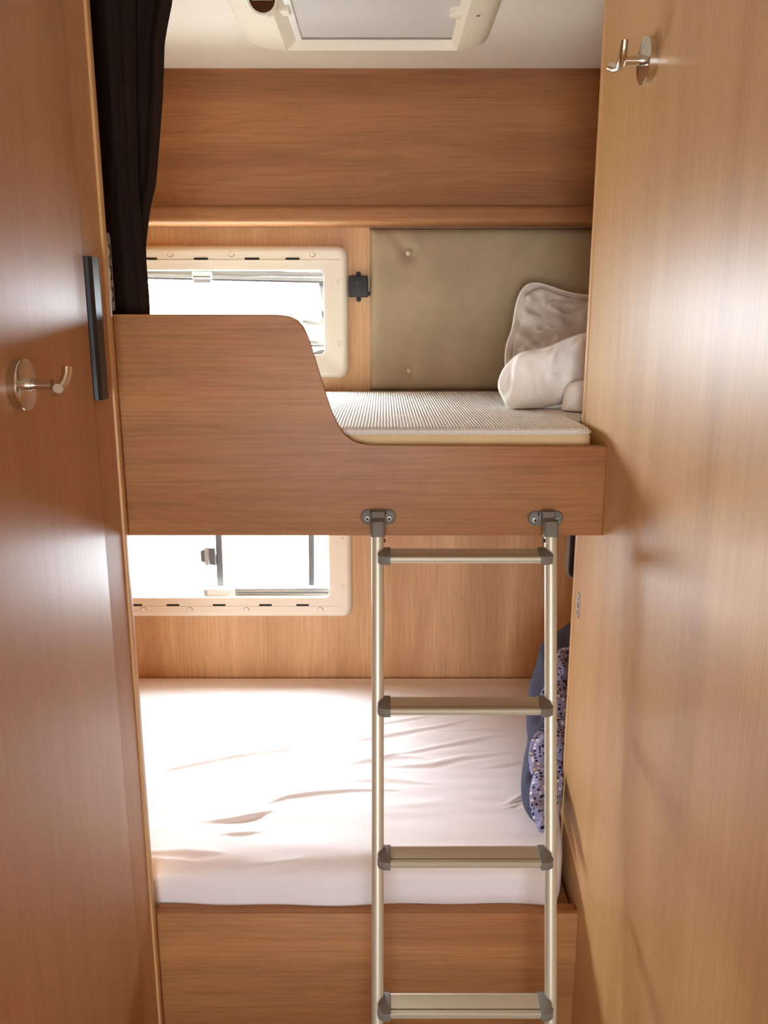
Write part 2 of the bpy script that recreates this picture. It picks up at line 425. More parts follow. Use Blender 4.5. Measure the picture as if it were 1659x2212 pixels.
def polyY(pl, y, dep, mat, name, parent, bev=.0008, it=0):
    pts = [WY(px, py, y) for px, py in pl]
    if it: pts = smoothpoly(pts, it)
    return MB().prism(pts, (0, dep, 0), bev).build(name, mat, parent, 40)
st = polyY([(688, 612), (704, 612), (704, 620), (690, 620)], y2, .01, M['seal_backlit'], 'stay', w1)
polyY([(691, 620), (700, 620), (702, 640), (699, 654), (694, 654)], y2+.001, .008, M['rail_backlit'], 'stay_tube', st)
MB().tube([WY(696, 652, y2), WY(698, 664, y2), WY(700, 675, y2)], .0016, 8).build('stay_rod', M['plastic_g'], st)
polyY([(694, 671), (703, 671), (704, 686), (695, 687)], y2, .012, M['grey_dk'], 'stay_knob', st, .001)
polyY([(652, 691), (668, 692), (684, 697), (692, 695), (699, 686), (708, 684), (708, 706), (690, 704), (665, 701), (654, 698)], y2-.006, .008, M['rail_backlit'], 'catch_handle', w1, .001, 1)
barY(600, 739, 706, 739, y2, 8, .01, M['rail_backlit'], 'bottom_rail', w1)
barY(600, 747, 706, 747, y2-.005, 5, .01, M['seal_backlit'], 'bottom_seal', w1)
polyY([(670, 764), (690, 756), (710, 753), (712, 772), (668, 772)], y2-.008, .012, M['seal_backlit'], 'corner_cover', w1, .001, 1)
# lower window: two uprights, latch, blind rail and its grip
def upright(pl, name, mat): return polyY(pl, y2, .012, mat, name, w2)
up = upright([(464, 1120), (477, 1120), (483, 1266), (469, 1266)], 'blind_upright', M['grey_dk'])
lt = polyY([(450, 1184), (463, 1184), (466, 1222), (452, 1220)], y2-.014, .02, M['grey_dk'], 'latch', w2, .002)
polyY([(441, 1185), (450, 1182), (451, 1222), (443, 1221)], y2-.010, .014, M['plastic_g'], 'latch_lever', lt, .001)
polyY([(433, 1190), (441, 1187), (443, 1216), (434, 1213)], y2-.006, .010, M['grey_dk'], 'latch_tab', lt, .001)
upright([(666, 1110), (678, 1110), (679, 1266), (667, 1266)], 'sash_upright', M['grey_dk'])
barY(180, 1269, 716, 1267, y2-.002, 6, .02, M['plastic_w'], 'sill_rail', w2)
rl = barY(507, 1278, 712, 1277, YB+.006, 16, .02, M['plastic_g'], 'blind_rail', w2, .003)
for q in (1273, 1281): barY(512, q, 708, q-.5, YB+.0045, 1.6, .004, M['seal_backlit'], 'rib', rl, 0)
gp = polyY([(439, 1273), (492, 1272), (492, 1289), (439, 1289)], YB-.002, .02, M['plastic_w'], 'grip', w2, .003)
polyY([(440, 1275), (448, 1275), (448, 1286), (440, 1286)], YB-.0032, .004, M['plastic_g'], 'grip_pad', gp, 0)
polyY([(492, 1274), (506, 1274), (506, 1285), (492, 1285)], YB+.001, .014, M['plastic_w'], 'grip_neck', gp, .001)

# daylight portals
portal('window_light_upper', ((I1[0]+I1[1])/2, YB+.07, (I1[2]+I1[3])/2), (-math.pi/2, 0, 0), I1[1]-I1[0], I1[3]-I1[2])
portal('window_light_lower', ((I2[0]+I2[1])/2, YB+.07, (I2[2]+I2[3])/2), (-math.pi/2, 0, 0), I2[1]-I2[0], I2[3]-I2[2])
portal('fill_opening_behind', (-.04, YR-.06, .975), (math.pi/2, 0, 0), .92, 1.35)  # portal of the added opening behind the viewer

# ---------------- roof hatch ----------------
h = thing('roof_hatch', ((hx0+hx1)/2, 2.0, CEIL), 'cream framed roof hatch with closed grey blind in the ceiling', 'roof hatch')
def loopXY(x0, x1, y0, y1, r, z): return [Vector((a, b, z)) for a, b in rrect(x0, x1, y0, y1, r, 8)]
DR = .018
L0 = [loopXY(hx0-.10, hx1+.075, hy0-.03, hy1+.010, .05, CEIL-.0005),
      loopXY(hx0-.096, hx1+.071, hy0-.027, hy1+.008, .047, CEIL-.006),
      loopXY(hx0-.075, hx1+.055, hy0-.02, hy1+.006, .04, CEIL-.014),
      loopXY(hx0-.04, hx1+.03, hy0-.01, hy1+.004, .02, CEIL-DR),
      loopXY(hx0-.004, hx1+.004, hy0-.002, hy1+.002, .004, CEIL-DR-.001),
      loopXY(hx0, hx1, hy0, hy1, .003, CEIL-DR+.002),
      loopXY(hx0+.020, hx1-.010, hy0+.01, hy1-.003, .003, CEIL+.002),
      loopXY(hx0+.022, hx1-.012, hy0+.014, hy1-.006, .003, CEIL+.005)]
MB().loft(L0, False, False).build('frame', M['plastic'], h, 30)
MB().box((hx0+.034, hy0+.01, CEIL+.0075), (hx1-.010, hy1-.010, CEIL+.0105)).build('blind', M['blind'], h, 0)
MB().box((hx0+.020, hy0+.01, CEIL+.002), (hx0+.036, hy1-.006, CEIL+.008), .001).build('blind_guide', M['plastic_w'], h)
MB().box((hx0+.034, hy1-.009, CEIL+.004), (hx1-.011, hy1-.004, CEIL+.008)).build('blind_bar', M['steel'], h)
MB().box((hx0, hy0, CEIL+.032), (hx1, hy1, CEIL+.05)).build('lid', M['plastic_w'], h, 0)
cl = WZ(610, 32, CEIL-.006)
MB().box((cl.x-.012, cl.y-.03, CEIL-.008), (cl.x+.018, cl.y-.012, CEIL+.012), .002).build('catch', M['plastic'], h)
MB().box((cl.x-.008, cl.y-.006, CEIL-.006), (cl.x+.018, cl.y+.010, CEIL+.012), .002).build('catch', M['plastic'], h)
cr_ = WZ(990, 32, CEIL-.004)
MB().cyl((cr_.x, cr_.y, CEIL+.01), (0, 0, -1), .02, .018, 24, .003).build('catch', M['plastic'], h)
for px, py in ((572, 36), (1033, 34)):
    q = WZ(px, py, CEIL-DR)
    MB().cyl((q.x, q.y, CEIL-DR+.012), (0, 0, -1), .0045, .0125, 16).build('screw_hole', M['grey_dk'], h)
lq = WZ(566, -4, CEIL-.045); bq = WZ(580, 14, CEIL-.012); ax = Vector((0, -.8, -.6))
kb = MB().tube([bq, bq+(lq-bq)*.35, lq-ax*.012, lq], [.012, .026, .031, .031], 32).build('spot_housing', M['plastic'], h)  # small ceiling spotlight with brown lens, turned to the viewer
MB().tube([lq-ax*.001, lq+ax*.002, lq+ax*.003], [.026, .026, .022], 28).build('spot_lens', M['lens'], kb)
MB().tube([lq+ax*.002+Vector((-.02, 0, 0)), lq+ax*.002+Vector((.02, 0, 0))], .003, 12).build('spot_bar', M['chrome'], kb)

# ---------------- upper bunk ----------------
ub = thing('upper_bunk', (0, YBD, CAMZ-.44), 'upper wooden bunk with a swept down guard board carrying the ladder', 'bunk bed')
zt = WY(400, 679, YBD).z; zl = WY(1000, 964, YBD).z; zb = WY(800, 1157, YBD).z
g = [Vector((-.75, YBD, zb)), Vector((XR, YBD, zb)), Vector((XR, YBD, zl))]
cur = [(800, 963), (775, 960), (758, 953), (742, 940), (729, 921), (717, 893), (706, 860), (694, 822), (683, 785), (673, 752), (664, 725), (655, 706), (642, 691), (625, 683), (603, 679.5), (580, 679)]
g += [WY(px, py, YBD) for px, py in cur]
g += [Vector((-.75, YBD, zt))]
MB().prism([v for v in g if True], (0, .018, 0), .0018, 2).build('guard_board', M['wood_board'], ub, 35)
MB().box((-SX, YBD+.018, zb+.02), (XR-.006, YB-.004, zb+.04)).build('bed_base', M['wood_back'], ub, 0)
MB().box((XR-.003, YE+.01, zb+.02), (SX, YB-.004, zb+.04)).build('bed_base', M['wood_back'], ub, 0)

def bracket(px, py):
    c = WY(px, py, YBD); y = YBD
    pl = thing_part = None
    mb = MB()
    w_, h_ = .0365, .0155
    loops = []
    for ins, d in ((0, 0), (0, .004), (.0015, .006), (.004, .0072)):
        loops.append([Vector((c.x+a, y-d, c.z+b)) for a, b in rrect(-w_+ins, w_-ins, -h_+ins, h_-ins, h_-ins-.0005, 8)])
    mb.loft(loops, True, True)
    pl = mb.build('ladder_bracket', M['fitting'], ub, 30)
    for s in (-1, 1):
        MB().cyl((c.x+s*.0225, y-.0065, c.z-.003), (0, -1, 0), .0062, .0016, 20, .0006).build('screw', M['steel'], pl)
        MB().cyl((c.x+s*.0225, y-.0079, c.z-.003), (0, -1, 0), .0028, .0004, 6).build('screw_socket', M['slot'], pl)
        MB().box((c.x+s*.0155-.0012, y-.0078, c.z+.006), (c.x+s*.0155+.0012, y-.0068, c.z+.0145)).build('bracket_slot', M['slot'], pl, 0)
bracket(817, 1116); bracket(1178, 1119)

# upper mattress: notched round the right partition
def matplan(xf, yf, xb_, yn, yb, ins, r=.04):
    p = [(-SX+.01+ins, yf+ins), (xf-ins, yf+ins), (xf-ins, yn+ins), (xb_-ins, yn+ins), (xb_-ins, yb-ins), (-SX+.01+ins, yb-ins)]
    rr = [.03, r, .02, .03, .03, .03]; out = []
    n = len(p)
    for i in range(n):
        a = Vector(p[i-1]); b = Vector(p[i]); c = Vector(p[(i+1) % n])
        d1 = (a-b).normalized(); d2 = (c-b).normalized()
        for k in range(9):
            t = k/8; s = b+d1*rr[i]; e = b+d2*rr[i]
            out.append(s*(1-t)**2+b*2*t*(1-t)+e*t**2)
    return out
mat = thing('mattress', (0, 2.1, zb+.04), 'thin upper bunk mattress with ribbed white knit top and beige sides', 'mattress')
z0 = zb+.0402
def ML(ins, z): return [Vector((q.x, q.y, z)) for q in matplan(.430, YBD+.026, SX-.01, YE+.02, YB-.025, ins)]
MB().loft([ML(.012, z0), ML(.003, z0+.008), ML(0, z0+.02), ML(0, MT1-.022), ML(.003, MT1-.012)], True, True).build('side_band', M['beige_side'], mat, 50)
mb = MB().loft([ML(.0025, MT1-.0125), ML(.001, MT1-.010), ML(.003, MT1-.005), ML(.009, MT1-.0015), ML(.016, MT1)], True, True)
mb.build('knit_top', M['knit'], mat, 60)
pts = [Vector((q.x, q.y, MT1-.0115)) for q in matplan(.430, YBD+.026, SX-.01, YE+.02, YB-.025, .001)]
pts = [p_ + Vector((0, 0, .0012*math.sin(i*1.3))) for i, p_ in enumerate(pts)]
MB().tube(pts+[pts[0]], .0022, 8).build('seam_piping', M['knit'], mat)

# padded panel on the back wall with covered buttons
cx0 = WY(799, 660, 2.58).x; cz1 = RZ-.002; cz0 = MT1+.001
cush = thing('padded_panel', ((cx0+SX)/2, 2.585, cz0), 'taupe suede padded panel with buttons on the wall behind the upper bunk', 'padded panel')
nx, nz_ = 150, 110
mb = MB(); bt = [WY(882, 546, 2.57), WY(884, 802, 2.57)]
for q in (.72,):
    bt += [Vector((bt[0].x+q, 2.57, bt[0].z)), Vector((bt[0].x+q, 2.57, bt[1].z))]
bt = [b for b in bt if b.x < SX-.05]
cre = [(bt[0], WY(835, 490, 2.57), .012, .005), (bt[0], WY(905, 575, 2.57), .010, .003), (bt[1], WY(892, 838, 2.57), .010, .0022), (bt[1], WY(880, 740, 2.57), .008, .0015)]
grid = []
for i in range(nx+1):
    row = []
    for j in range(nz_+1):
        u, v = i/nx, j/nz_
        x = cx0+(SX-.005-cx0)*u; z = cz0+(cz1-cz0)*v
        e = min(x-cx0, cz1-z, z-cz0, SX-x)
        d = .020*(1-math.exp(-max(e, 0)/.008))+.002
        for b in bt: d -= .008*math.exp(-((x-b.x)**2+(z-b.z)**2)/(2*.016**2))
        for a, b, wd, am in cre:
            ab = Vector((b.x-a.x, b.z-a.z)); ap = Vector((x-a.x, z-a.z)); t = max(0, min(1, ap.dot(ab)/ab.length_squared))
            dist = ap-ab*t; sg = (ab.x*ap.y-ab.y*ap.x)/ab.length
            d -= am*math.exp(-dist.length_squared/(2*wd**2))*(1-.6*t)
        d += noise.noise(Vector((x*7, 0, z*7)))*.0025+noise.noise(Vector((x*25, 3, z*25)))*.0006
        row.append(mb.bm.verts.new((x, YB-.004-max(d, 0), z)))
    grid.append(row)
for i in range(nx):
    for j in range(nz_): mb.bm.faces.new((grid[i][j], grid[i+1][j], grid[i+1][j+1], grid[i][j+1]))
bd = [grid[i][0] for i in range(nx+1)]+[grid[nx][j] for j in range(1, nz_+1)]+[grid[i][nz_] for i in range(nx-1, -1, -1)]+[grid[0][j] for j in range(nz_-1, 0, -1)]
bk = [mb.bm.verts.new((v.co.x, YB-.0005, v.co.z)) for v in bd]
for i in range(len(bd)):
    j = (i+1) % len(bd); mb.bm.faces.new((bd[i], bk[i], bk[j], bd[j]))
mb.bm.faces.new(bk)
mb.build('padding', M['cushion'], cush, 60)
for b in bt:
    MB().tube([(b.x, 2.585, b.z), (b.x, 2.579, b.z), (b.x, 2.577, b.z), (b.x, 2.5755, b.z)], [.0075, .0075, .006, .003], 20).build('button', M['button'], cush)

# small black box beside the upper window
bx = thing('sensor_box', WY(775, 619, YB), 'small square black plastic box on the wall between upper window and padded panel', 'box')
a = WY(753, 596, YB-.02); b = WY(795, 642, YB-.02)
MB().box((a.x, YB-.026, b.z), (b.x, YB, a.z), .003, 3).build('housing', M['black_m'], bx)
for zz in (a.z+.006, b.z-.006):
    MB().cyl(((a.x+b.x)/2, YB, zz), (0, -1, 0), .0075, .006, 16, .001).build('fixing_lug', M['black_m'], bx)
MB().cyl(((a.x+b.x)/2-.003, YB-.026, (a.z+b.z)/2+.01), (0, -1, 0), .0035, .002, 12).build('button', M['black'], bx)
MB().box((b.x-.002, YB-.012, b.z+.004), (b.x+.006, YB, b.z+.016), .002).build('cable_outlet', M['black_m'], bx)

# ---------------- bedding on the upper bunk ----------------
ol = [(1093, 800), (1092, 765), (1097, 738), (1107, 715), (1112, 680), (1119, 645), (1132, 620), (1152, 611), (1180, 617), (1225, 633), (1275, 641), (1340, 640), (1410, 650), (1430, 750), (1400, 858), (1250, 872), (1120, 862), (1097, 850)]
o3 = []
for px, py in ol:
    Y = 2.47-(max(0, py-611))/250*.10
    o3.append(WY(px, py, Y))
pw = thing('pillow', WY(1250, 860, 2.37), 'large greyish white pillow leaning upright against the padded panel', 'pillow')
mb = MB(); inflate(mb, o3, (-.15, -1, .25), .05, wr=.020, wsc=16, back=.6, zmin=MT1+.003, seam=.004, rings=26, aniso=(1, 1, 1.8))
mb.build('case', M['pillow_g'], pw, 80)
so = smoothpoly(o3, 2); MB().tube(so+[so[0]], .0035, 8).build('piping', M['pillow'], pw)
ol = [(1073, 836), (1083, 803), (1098, 784), (1118, 765), (1150, 757), (1195, 748), (1225, 732), (1262, 719), (1310, 718), (1350, 760), (1345, 830), (1300, 868), (1245, 868), (1205, 874), (1165, 884), (1128, 889), (1096, 885), (1086, 862)]
o3 = [WY(px, py, 2.05+(.05 if px > 1200 else 0)*(px-1200)/100) for px, py in ol]
mb = MB(); inflate(mb, o3, (-.35, -1, .25), .075, wr=.016, wsc=13, back=.8, zmin=MT1+.003, rings=28, aniso=(1.6, 1, 1))
dv = thing('pillow', WY(1180, 880, 2.13), 'plump bright white pillow tipped over in front of the upright one', 'pillow')
mb.build('case', M['pillow'], dv, 80)
ol = [(1211, 888), (1216, 862), (1222, 838), (1233, 826), (1262, 820), (1300, 818), (1330, 840), (1330, 895), (1290, 903), (1255, 904), (1232, 899), (1222, 892)]
o3 = [WY(px, py, 2.00) for px, py in ol]
mb = MB(); inflate(mb, o3, (-.2, -1, .1), .045, wr=.006, wsc=16, back=.8, zmin=MT1+.003, rings=20)
bl = mb.build('folded_blanket', M['pillow'], None, 80)
tag(bl, 'small rounded fold of white bedding beside the cabinet edge below the pillows', 'bedding')

# ---------------- lower bunk ----------------
zl2 = WY(800, 1974, YBD).z
lb = thing('lower_bunk', (0, YBD, 0), 'lower wooden bunk base with plain front board behind the ladder', 'bunk bed')
MB().box((-.75, YBD, 0), (XR, YBD+.018, zl2), .0015, 2).build('front_board', M['wood_board'], lb, 40)
MB().box((-SX, YBD+.018, zl2-.05), (XR-.006, YB-.004, zl2-.03)).build('bed_base', M['wood_back'], lb, 0)
MB().box((XR-.003, YE+.01, zl2-.05), (SX, YB-.004, zl2-.03)).build('bed_base', M['wood_back'], lb, 0)
# cleat on the far side of the front board
MB().box((XL, YBD+.018, zl2-.03), (XR-.003, YBD+.04, zl2-.004)).build('cleat', M['wood_board'], lb, 0)

lm = thing('mattress', (0, 2.1, zl2-.03), 'deep lower bunk mattress under a wrinkled white fitted sheet', 'mattress')
xs = np.concatenate([np.linspace(-SX+.01, -.6, 30, endpoint=False), np.linspace(-.6, .38, 190, endpoint=False), np.linspace(.38, .50, 60, endpoint=False), np.linspace(.50, SX-.01, 25)])
zlow = zl2-.029; RT = .055
nv1, nv2 = 260, 40
prof = []
depth = MT2-zlow
for k in range(nv2+1):      # front face up to the top edge
    t = k/nv2
    if t < .25: prof.append((.012*(1-t/.25)**2, zlow+(depth-RT*1.0)*t/.25))
    else:
        a = (t-.25)/.75*math.pi/2; prof.append((RT*1.25*(1-math.cos(a)), MT2-RT*(1-math.sin(a))))
ds = [p_[0] for p_ in prof]; zs = [p_[1] for p_ in prof]
def yfront(x):
    t = np.clip((x-.375)/(.445-.375), 0, 1)
    r = YBD+.03+ .02*0 + .21*(1-np.sqrt(np.clip(1-t**2.4, 0, 1)))
    return np.minimum(r, 1.90)
YF = yfront(xs); YBK = YB-.012
X, V = np.meshgrid(xs, np.arange(nv2+1+nv1), indexing='ij')
Y = np.zeros_like(X); Z = np.zeros_like(X)
for j in range(nv2+1): Y[:, j] = YF+ds[j]; Z[:, j] = zs[j]
ys0 = YF+ds[-1]
for j in range(nv1):
    t = (j+1)/nv1; Y[:, nv2+1+j] = ys0+(YBK-ys0)*t; Z[:, nv2+1+j] = MT2
topw = np.clip((Z-(MT2-.05))/.05, 0, 1)
crown = .062*np.clip((2.42-Y)/.72, 0, 1)**1.5*np.clip((Z-zlow)/depth, 0, 1)
wr = [([(322, 1676), (370, 1662), (430, 1651), (500, 1638), (570, 1630), (660, 1622), (760, 1612)], .010, .0075),
      ([(640, 1618), (720, 1613), (800, 1603), (880, 1592), (960, 1578), (1040, 1560)], .008, .0055),
      ([(700, 1560), (780, 1562), (850, 1556), (930, 1548), (1020, 1552)], .008, .004),
      ([(690, 1590), (790, 1580), (880, 1566), (960, 1556)], .006, .004),
      ([(575, 1726), (620, 1712), (680, 1705), (760, 1700), (850, 1701)], .009, .0065),
      ([(438, 1759), (500, 1754), (545, 1748), (582, 1741)], .009, .0075),
      ([(480, 1782), (560, 1778)], .007, .004),
      ([(440, 1834), (520, 1836), (570, 1832), (640, 1824)], .010, .006),
      ([(735, 1655), (790, 1645), (850, 1637), (900, 1640)], .012, .006),
      ([(840, 1658), (930, 1654), (1000, 1640), (1090, 1632)], .009, .005),
      ([(830, 1640), (900, 1628), (990, 1612), (1060, 1602), (1130, 1598)], .007, .0045),
      ([(950, 1590), (1040, 1585), (1110, 1584)], .007, .003),
      ([(735, 1685), (830, 1680), (930, 1690)], .009, .003),
      ([(510, 1690), (545, 1685)], .008, .003), ([(385, 1716), (410, 1712)], .006, .003),
      ([(330, 1812), (400, 1810), (470, 1813)], .010, .004), ([(335, 1822), (420, 1826)], .006, .003),
      ([(740, 1868), (778, 1860), (792, 1861)], .005, .004),
      ([(1092, 1728), (1112, 1720), (1130, 1711)], .006, .006), ([(1095, 1735), (1130, 1722)], .005, .004),
      ([(330, 1862), (430, 1864), (540, 1860)], .012, .004), ([(860, 1903), (960, 1900)], .010, .003),
      ([(1040, 1660), (1120, 1650)], .008, .003), ([(850, 1732), (960, 1722), (1060, 1728)], .012, .002)]
Xf, Yf_ = X.ravel(), Y.ravel(); D = np.zeros_like(Xf)
for pl, wd, am in wr:
    P = [WZ(a_, b_, MT2-.025) for a_, b_ in pl]; best = np.full_like(Xf, 9.0); tt = np.zeros_like(Xf); sgn = np.zeros_like(Xf)
    n = len(P)-1
    for i in range(n):
        ax, ay, bx_, by_ = P[i].x, P[i].y, P[i+1].x, P[i+1].y
        dx, dy = bx_-ax, by_-ay; l2 = dx*dx+dy*dy
        t = np.clip(((Xf-ax)*dx+(Yf_-ay)*dy)/l2, 0, 1)
        d = np.hypot(Xf-ax-t*dx, Yf_-ay-t*dy); mk = d < best
        best = np.where(mk, d, best); tt = np.where(mk, (i+t)/n, tt)
        sgn = np.where(mk, ((Yf_-ay)*dx-(Xf-ax)*dy)/math.sqrt(l2), sgn)
    wd2 = wd*1.2*(.45+.55*np.sin(np.pi*np.clip(tt, .02, .98)))
    prof_ = np.exp(-(sgn/wd2)**2)*np.exp(-np.maximum(best**2-sgn**2, 0)/(2*wd**2)) - .5*np.exp(-((sgn+wd2*1.4)/wd2)**2)*np.exp(-np.maximum(best**2-sgn**2, 0)/(2*wd**2))
    D += .8*am*prof_*np.sin(np.pi*np.clip(tt, .06, .94))**.6
# soft undulation
for k in range(70):
    ang = random.uniform(-.16, .10)+math.pi/2; fr_ = random.uniform(30, 150); ph = random.uniform(0, 6.28)
    cx_, cy_ = random.uniform(-.6, .5), random.uniform(1.7, 2.6)
    env = np.exp(-((Xf-cx_)/.2)**2-((Yf_-cy_)/.07)**2)
    D += env*np.sin((Xf*math.cos(ang)+Yf_*math.sin(ang))*fr_+ph)*.06/fr_
Zf = Z.ravel()-crown.ravel()+D*topw.ravel()*np.clip((YB-.012-Yf_)/.02, 0, 1)
# front hem sags a little between the corners; slight bow of the back edge
lowm = np.clip((MT2-.04-Z.ravel())/.1, 0, 1)
Yf2 = Yf_+lowm*(.004*np.sin(Xf*9)+.003*np.sin(Xf*23+1))
nxn, nvn = X.shape
me = bpy.data.meshes.new('fitted_sheet')
verts = np.stack([Xf, Yf2, Zf], 1).tolist()
faces = [(i*nvn+j, (i+1)*nvn+j, (i+1)*nvn+j+1, i*nvn+j+1) for i in range(nxn-1) for j in range(nvn-1)]
# close the underside and ends
bs = len(verts); bot = []
for i in range(nxn): verts.append([xs[i], YBK, zlow])
for i in range(nxn-1): faces.append((i*nvn, bs+i, bs+i+1, (i+1)*nvn)); faces.append((i*nvn+nvn-1, (i+1)*nvn+nvn-1, bs+i+1, bs+i))
faces.append(tuple([j for j in range(nvn)]+[bs])); faces.append(tuple([(nxn-1)*nvn+j for j in range(nvn-1, -1, -1)]+[bs+nxn-1]))
me.from_pydata(verts, [], faces); me.update()
bm_ = bmesh.new(); bm_.from_mesh(me); bmesh.ops.recalc_face_normals(bm_, faces=bm_.faces); bm_.to_mesh(me); bm_.free()
link('fitted_sheet', me, M['sheet'], lm, 60)

# duvet heaped at the right end of the lower bunk
du = thing('duvet', WZ(1170, 1790, MT2), 'crumpled navy duvet with dotted cover heaped at the right end of the lower bunk', 'duvet')
def YY(py): return 2.36-(py-1345)/460*.60
def dpt(px, py, dy=0): return WY(px, py, YY(py)+dy)
ol = [(1233, 1343), (1207, 1362), (1178, 1384), (1166, 1395), (1160, 1430), (1146, 1470), (1139, 1510), (1136, 1560), (1141, 1600), (1131, 1640), (1125, 1690), (1127, 1735), (1142, 1765), (1166, 1785), (1182, 1800), (1196, 1760), (1212, 1690), (1228, 1600), (1275, 1500), (1330, 1420), (1320, 1345), (1270, 1330)]
mb = MB(); inflate(mb, [dpt(a_, b_) for a_, b_ in ol], (-.3, -.6, .55), .04, wr=.010, wsc=12, back=1.2, zmin=MT2-.03, rings=24)
def clear_panel(mb):
    for v in mb.bm.verts:
        if v.co.y < YE+.012: v.co.x = min(v.co.x, XR-.006)
clear_panel(mb)
mb.build('plain_side', M['navy'], du, 80)
mb = MB()
folds = [([(1206, 1400), (1232, 1396), (1290, 1400), (1300, 1470), (1230, 1490), (1195, 1480), (1190, 1440)], -.07, .030),
         ([(1170, 1487), (1190, 1470), (1235, 1462), (1290, 1480), (1270, 1560), (1225, 1560), (1180, 1545), (1163, 1520)], -.085, .028),
         ([(1145, 1600), (1160, 1580), (1185, 1566), (1225, 1550), (1250, 1580), (1235, 1640), (1190, 1650), (1160, 1690), (1140, 1660)], -.095, .032),
         ([(1145, 1700), (1152, 1675), (1165, 1652), (1190, 1635), (1212, 1640), (1222, 1680), (1208, 1730), (1188, 1770), (1172, 1806), (1158, 1785), (1144, 1745)], -.105, .034)]
for ol, dy, th in folds:
    inflate(mb, [dpt(a_, b_, dy*.55) for a_, b_ in ol], (-.35, -.7, .4), th, wr=.016, wsc=22, back=1.0, zmin=MT2-.03, rings=20, aniso=(1, 1, 1.5))
clear_panel(mb)
mb.build('dotted_side', M['dots'], du, 80)

# dark screen with a silver rim on the wall at the right end
sc_ = thing('wall_screen', (.72, YB, 1.0), 'dark screen with thin silver rim half hidden behind the right cabinet edge', 'screen')
a = WY(1226, 1253, YB-.03)
rect = (WY(1224, 1240, YB-.03).x, WY(1224, 1240, YB-.03).x+.36, a.z, a.z+.24)
mb = MB(); ringXZ(mb, rect, .03, [(0, 0), (0, .025), (.002, .028), (.006, .029), (.007, .026)], YB, cap0=True, cap1=True)
mb.build('rim', M['plastic_g'], sc_, 35)
mb = MB(); ringXZ(mb, (rect[0]+.0072, rect[1]-.0072, rect[2]+.0072, rect[3]-.0072), .025, [(0, .02), (0, .0275), (.002, .0285)], YB, cap0=True, cap1=True)
mb.build('glass', M['black'], sc_, 35)

# ---------------- ladder ----------------
DN = Vector((0, -sth, -cth)); FW = Vector((0, cth, -sth)); ZV = 1.668
O = Vector((0, 0, CAMZ))
def LP(px, py, f=0.0):   # point on the ladder's own plane
    k = (ZV+f)
    return O+FW*k+Vector(((px-CX)/FPX*ZV, 0, 0))+DN*((py-CY)/FPX*ZV)
lad = thing('bunk_ladder', (LP(1003, 2300).x, 1.33, 0), 'leaning aluminium ladder with four visible flat steps hooked to the upper bunk', 'ladder')
vb = (CAMZ-ZV*sth)/cth   # distance down the ladder plane at floor height
rails = []
for px in (816, 1189.5):
    x = (px-CX)/FPX*ZV
    top = LP(px, 1150); bot = O+FW*ZV+DN*(vb-.012)+Vector((x, 0, 0))
    rl = MB().tube([top, bot], .0123, 28).build('rail', M['alu'], lad, 35); rails.append(rl)
    MB().tube([bot-DN*.04, bot+DN*.006, bot+DN*.009], [.0142, .0142, .012], 24).build('rubber_foot', M['black_m'], rl)
    # hooked plastic head
    hp = []
    c = LP(px, 1160); c0 = Vector((x, YBD-.009, WY(px, 1103, YBD).z))
    path = [c, LP(px, 1150), LP(px, 1138), Vector((x, YBD-.020, WY(px, 1122, YBD).z)), Vector((x, YBD-.0165, WY(px, 1110, YBD).z)), Vector((x, YBD-.015, WY(px, 1102, YBD).z))]
    loops = []
    for k, q in enumerate(path):
        hw = .0148 if k < 3 else .0140; hd = [.0145, .0145, .0140, .0110, .0085, .0060][k]
        t = (path[min(k+1, 5)]-path[max(k-1, 0)]).normalized(); nn = Vector((1, 0, 0)).cross(t).normalized()
        loops.append([q+Vector((1, 0, 0))*a_+nn*b_ for a_, b_ in rrect(-hw, hw, -hd, hd, hd*.6, 5)])
    MB().loft(loops).build('hook_head', M['fitting'], rl, 40)
for px, mt_ in ((828.6, 'red'), (1177.5, 'slot')):
    c = LP(px, 1168)
    sg = 1 if px < 1000 else -1
    MB().tube([c-Vector((.004*sg, 0, 0)), c+Vector((.003*sg, 0, 0)), c+Vector((.004*sg, 0, 0))], [.0042, .0042, .003], 12).build('buffer', M[mt_], rails[0 if sg > 0 else 1])
SD, SR = .046, .0055         # step depth and its slight fall to the front
for py in (1186, 1507, 1830, 2149, 2470):
    bx0 = LP(843, py); z_ = bx0.z; yb0 = bx0.y+.004
    xa, xb = LP(841, py).x, LP(1163, py).x
    def q(d, up, x): return Vector((x, yb0-d, z_-SR*d/SD+up))
    prof2 = [(0, 0), (.004, .0012), (.010, 0), (.0335, 0), (.034, -.004), (.0375, -.004), (.038, .0010), (.0455, .0008), (.047, -.0008), (.047, -.0065), (.045, -.0085), (.0445, -.0125), (.040, -.0125), (.040, -.006), (.004, -.006), (0, -.004)]
    mb = MB(); mb.loft([[q(d, u, xa) for d, u in prof2], [q(d, u, xb) for d, u in prof2]])
    stp = mb.build('step', M['alu_step'], lad, 25)
    for s in (-1, 1):
        xi = xa if s < 0 else xb
        plan = [(-.001, .002), (-.001, -.012), (.014, -.013), (.026, -.020), (.036, -.024), (.044, -.022), (.050, -.012), (.050, .002)]
        ptsT = [q(d, .003, xi+(-s)*ww) for d, ww in plan]
        mb = MB(); mb.prism(ptsT, (0, 0, -.0175), .0018, 2)
        mb.build('end_cap', M['fitting'], stp, 35)

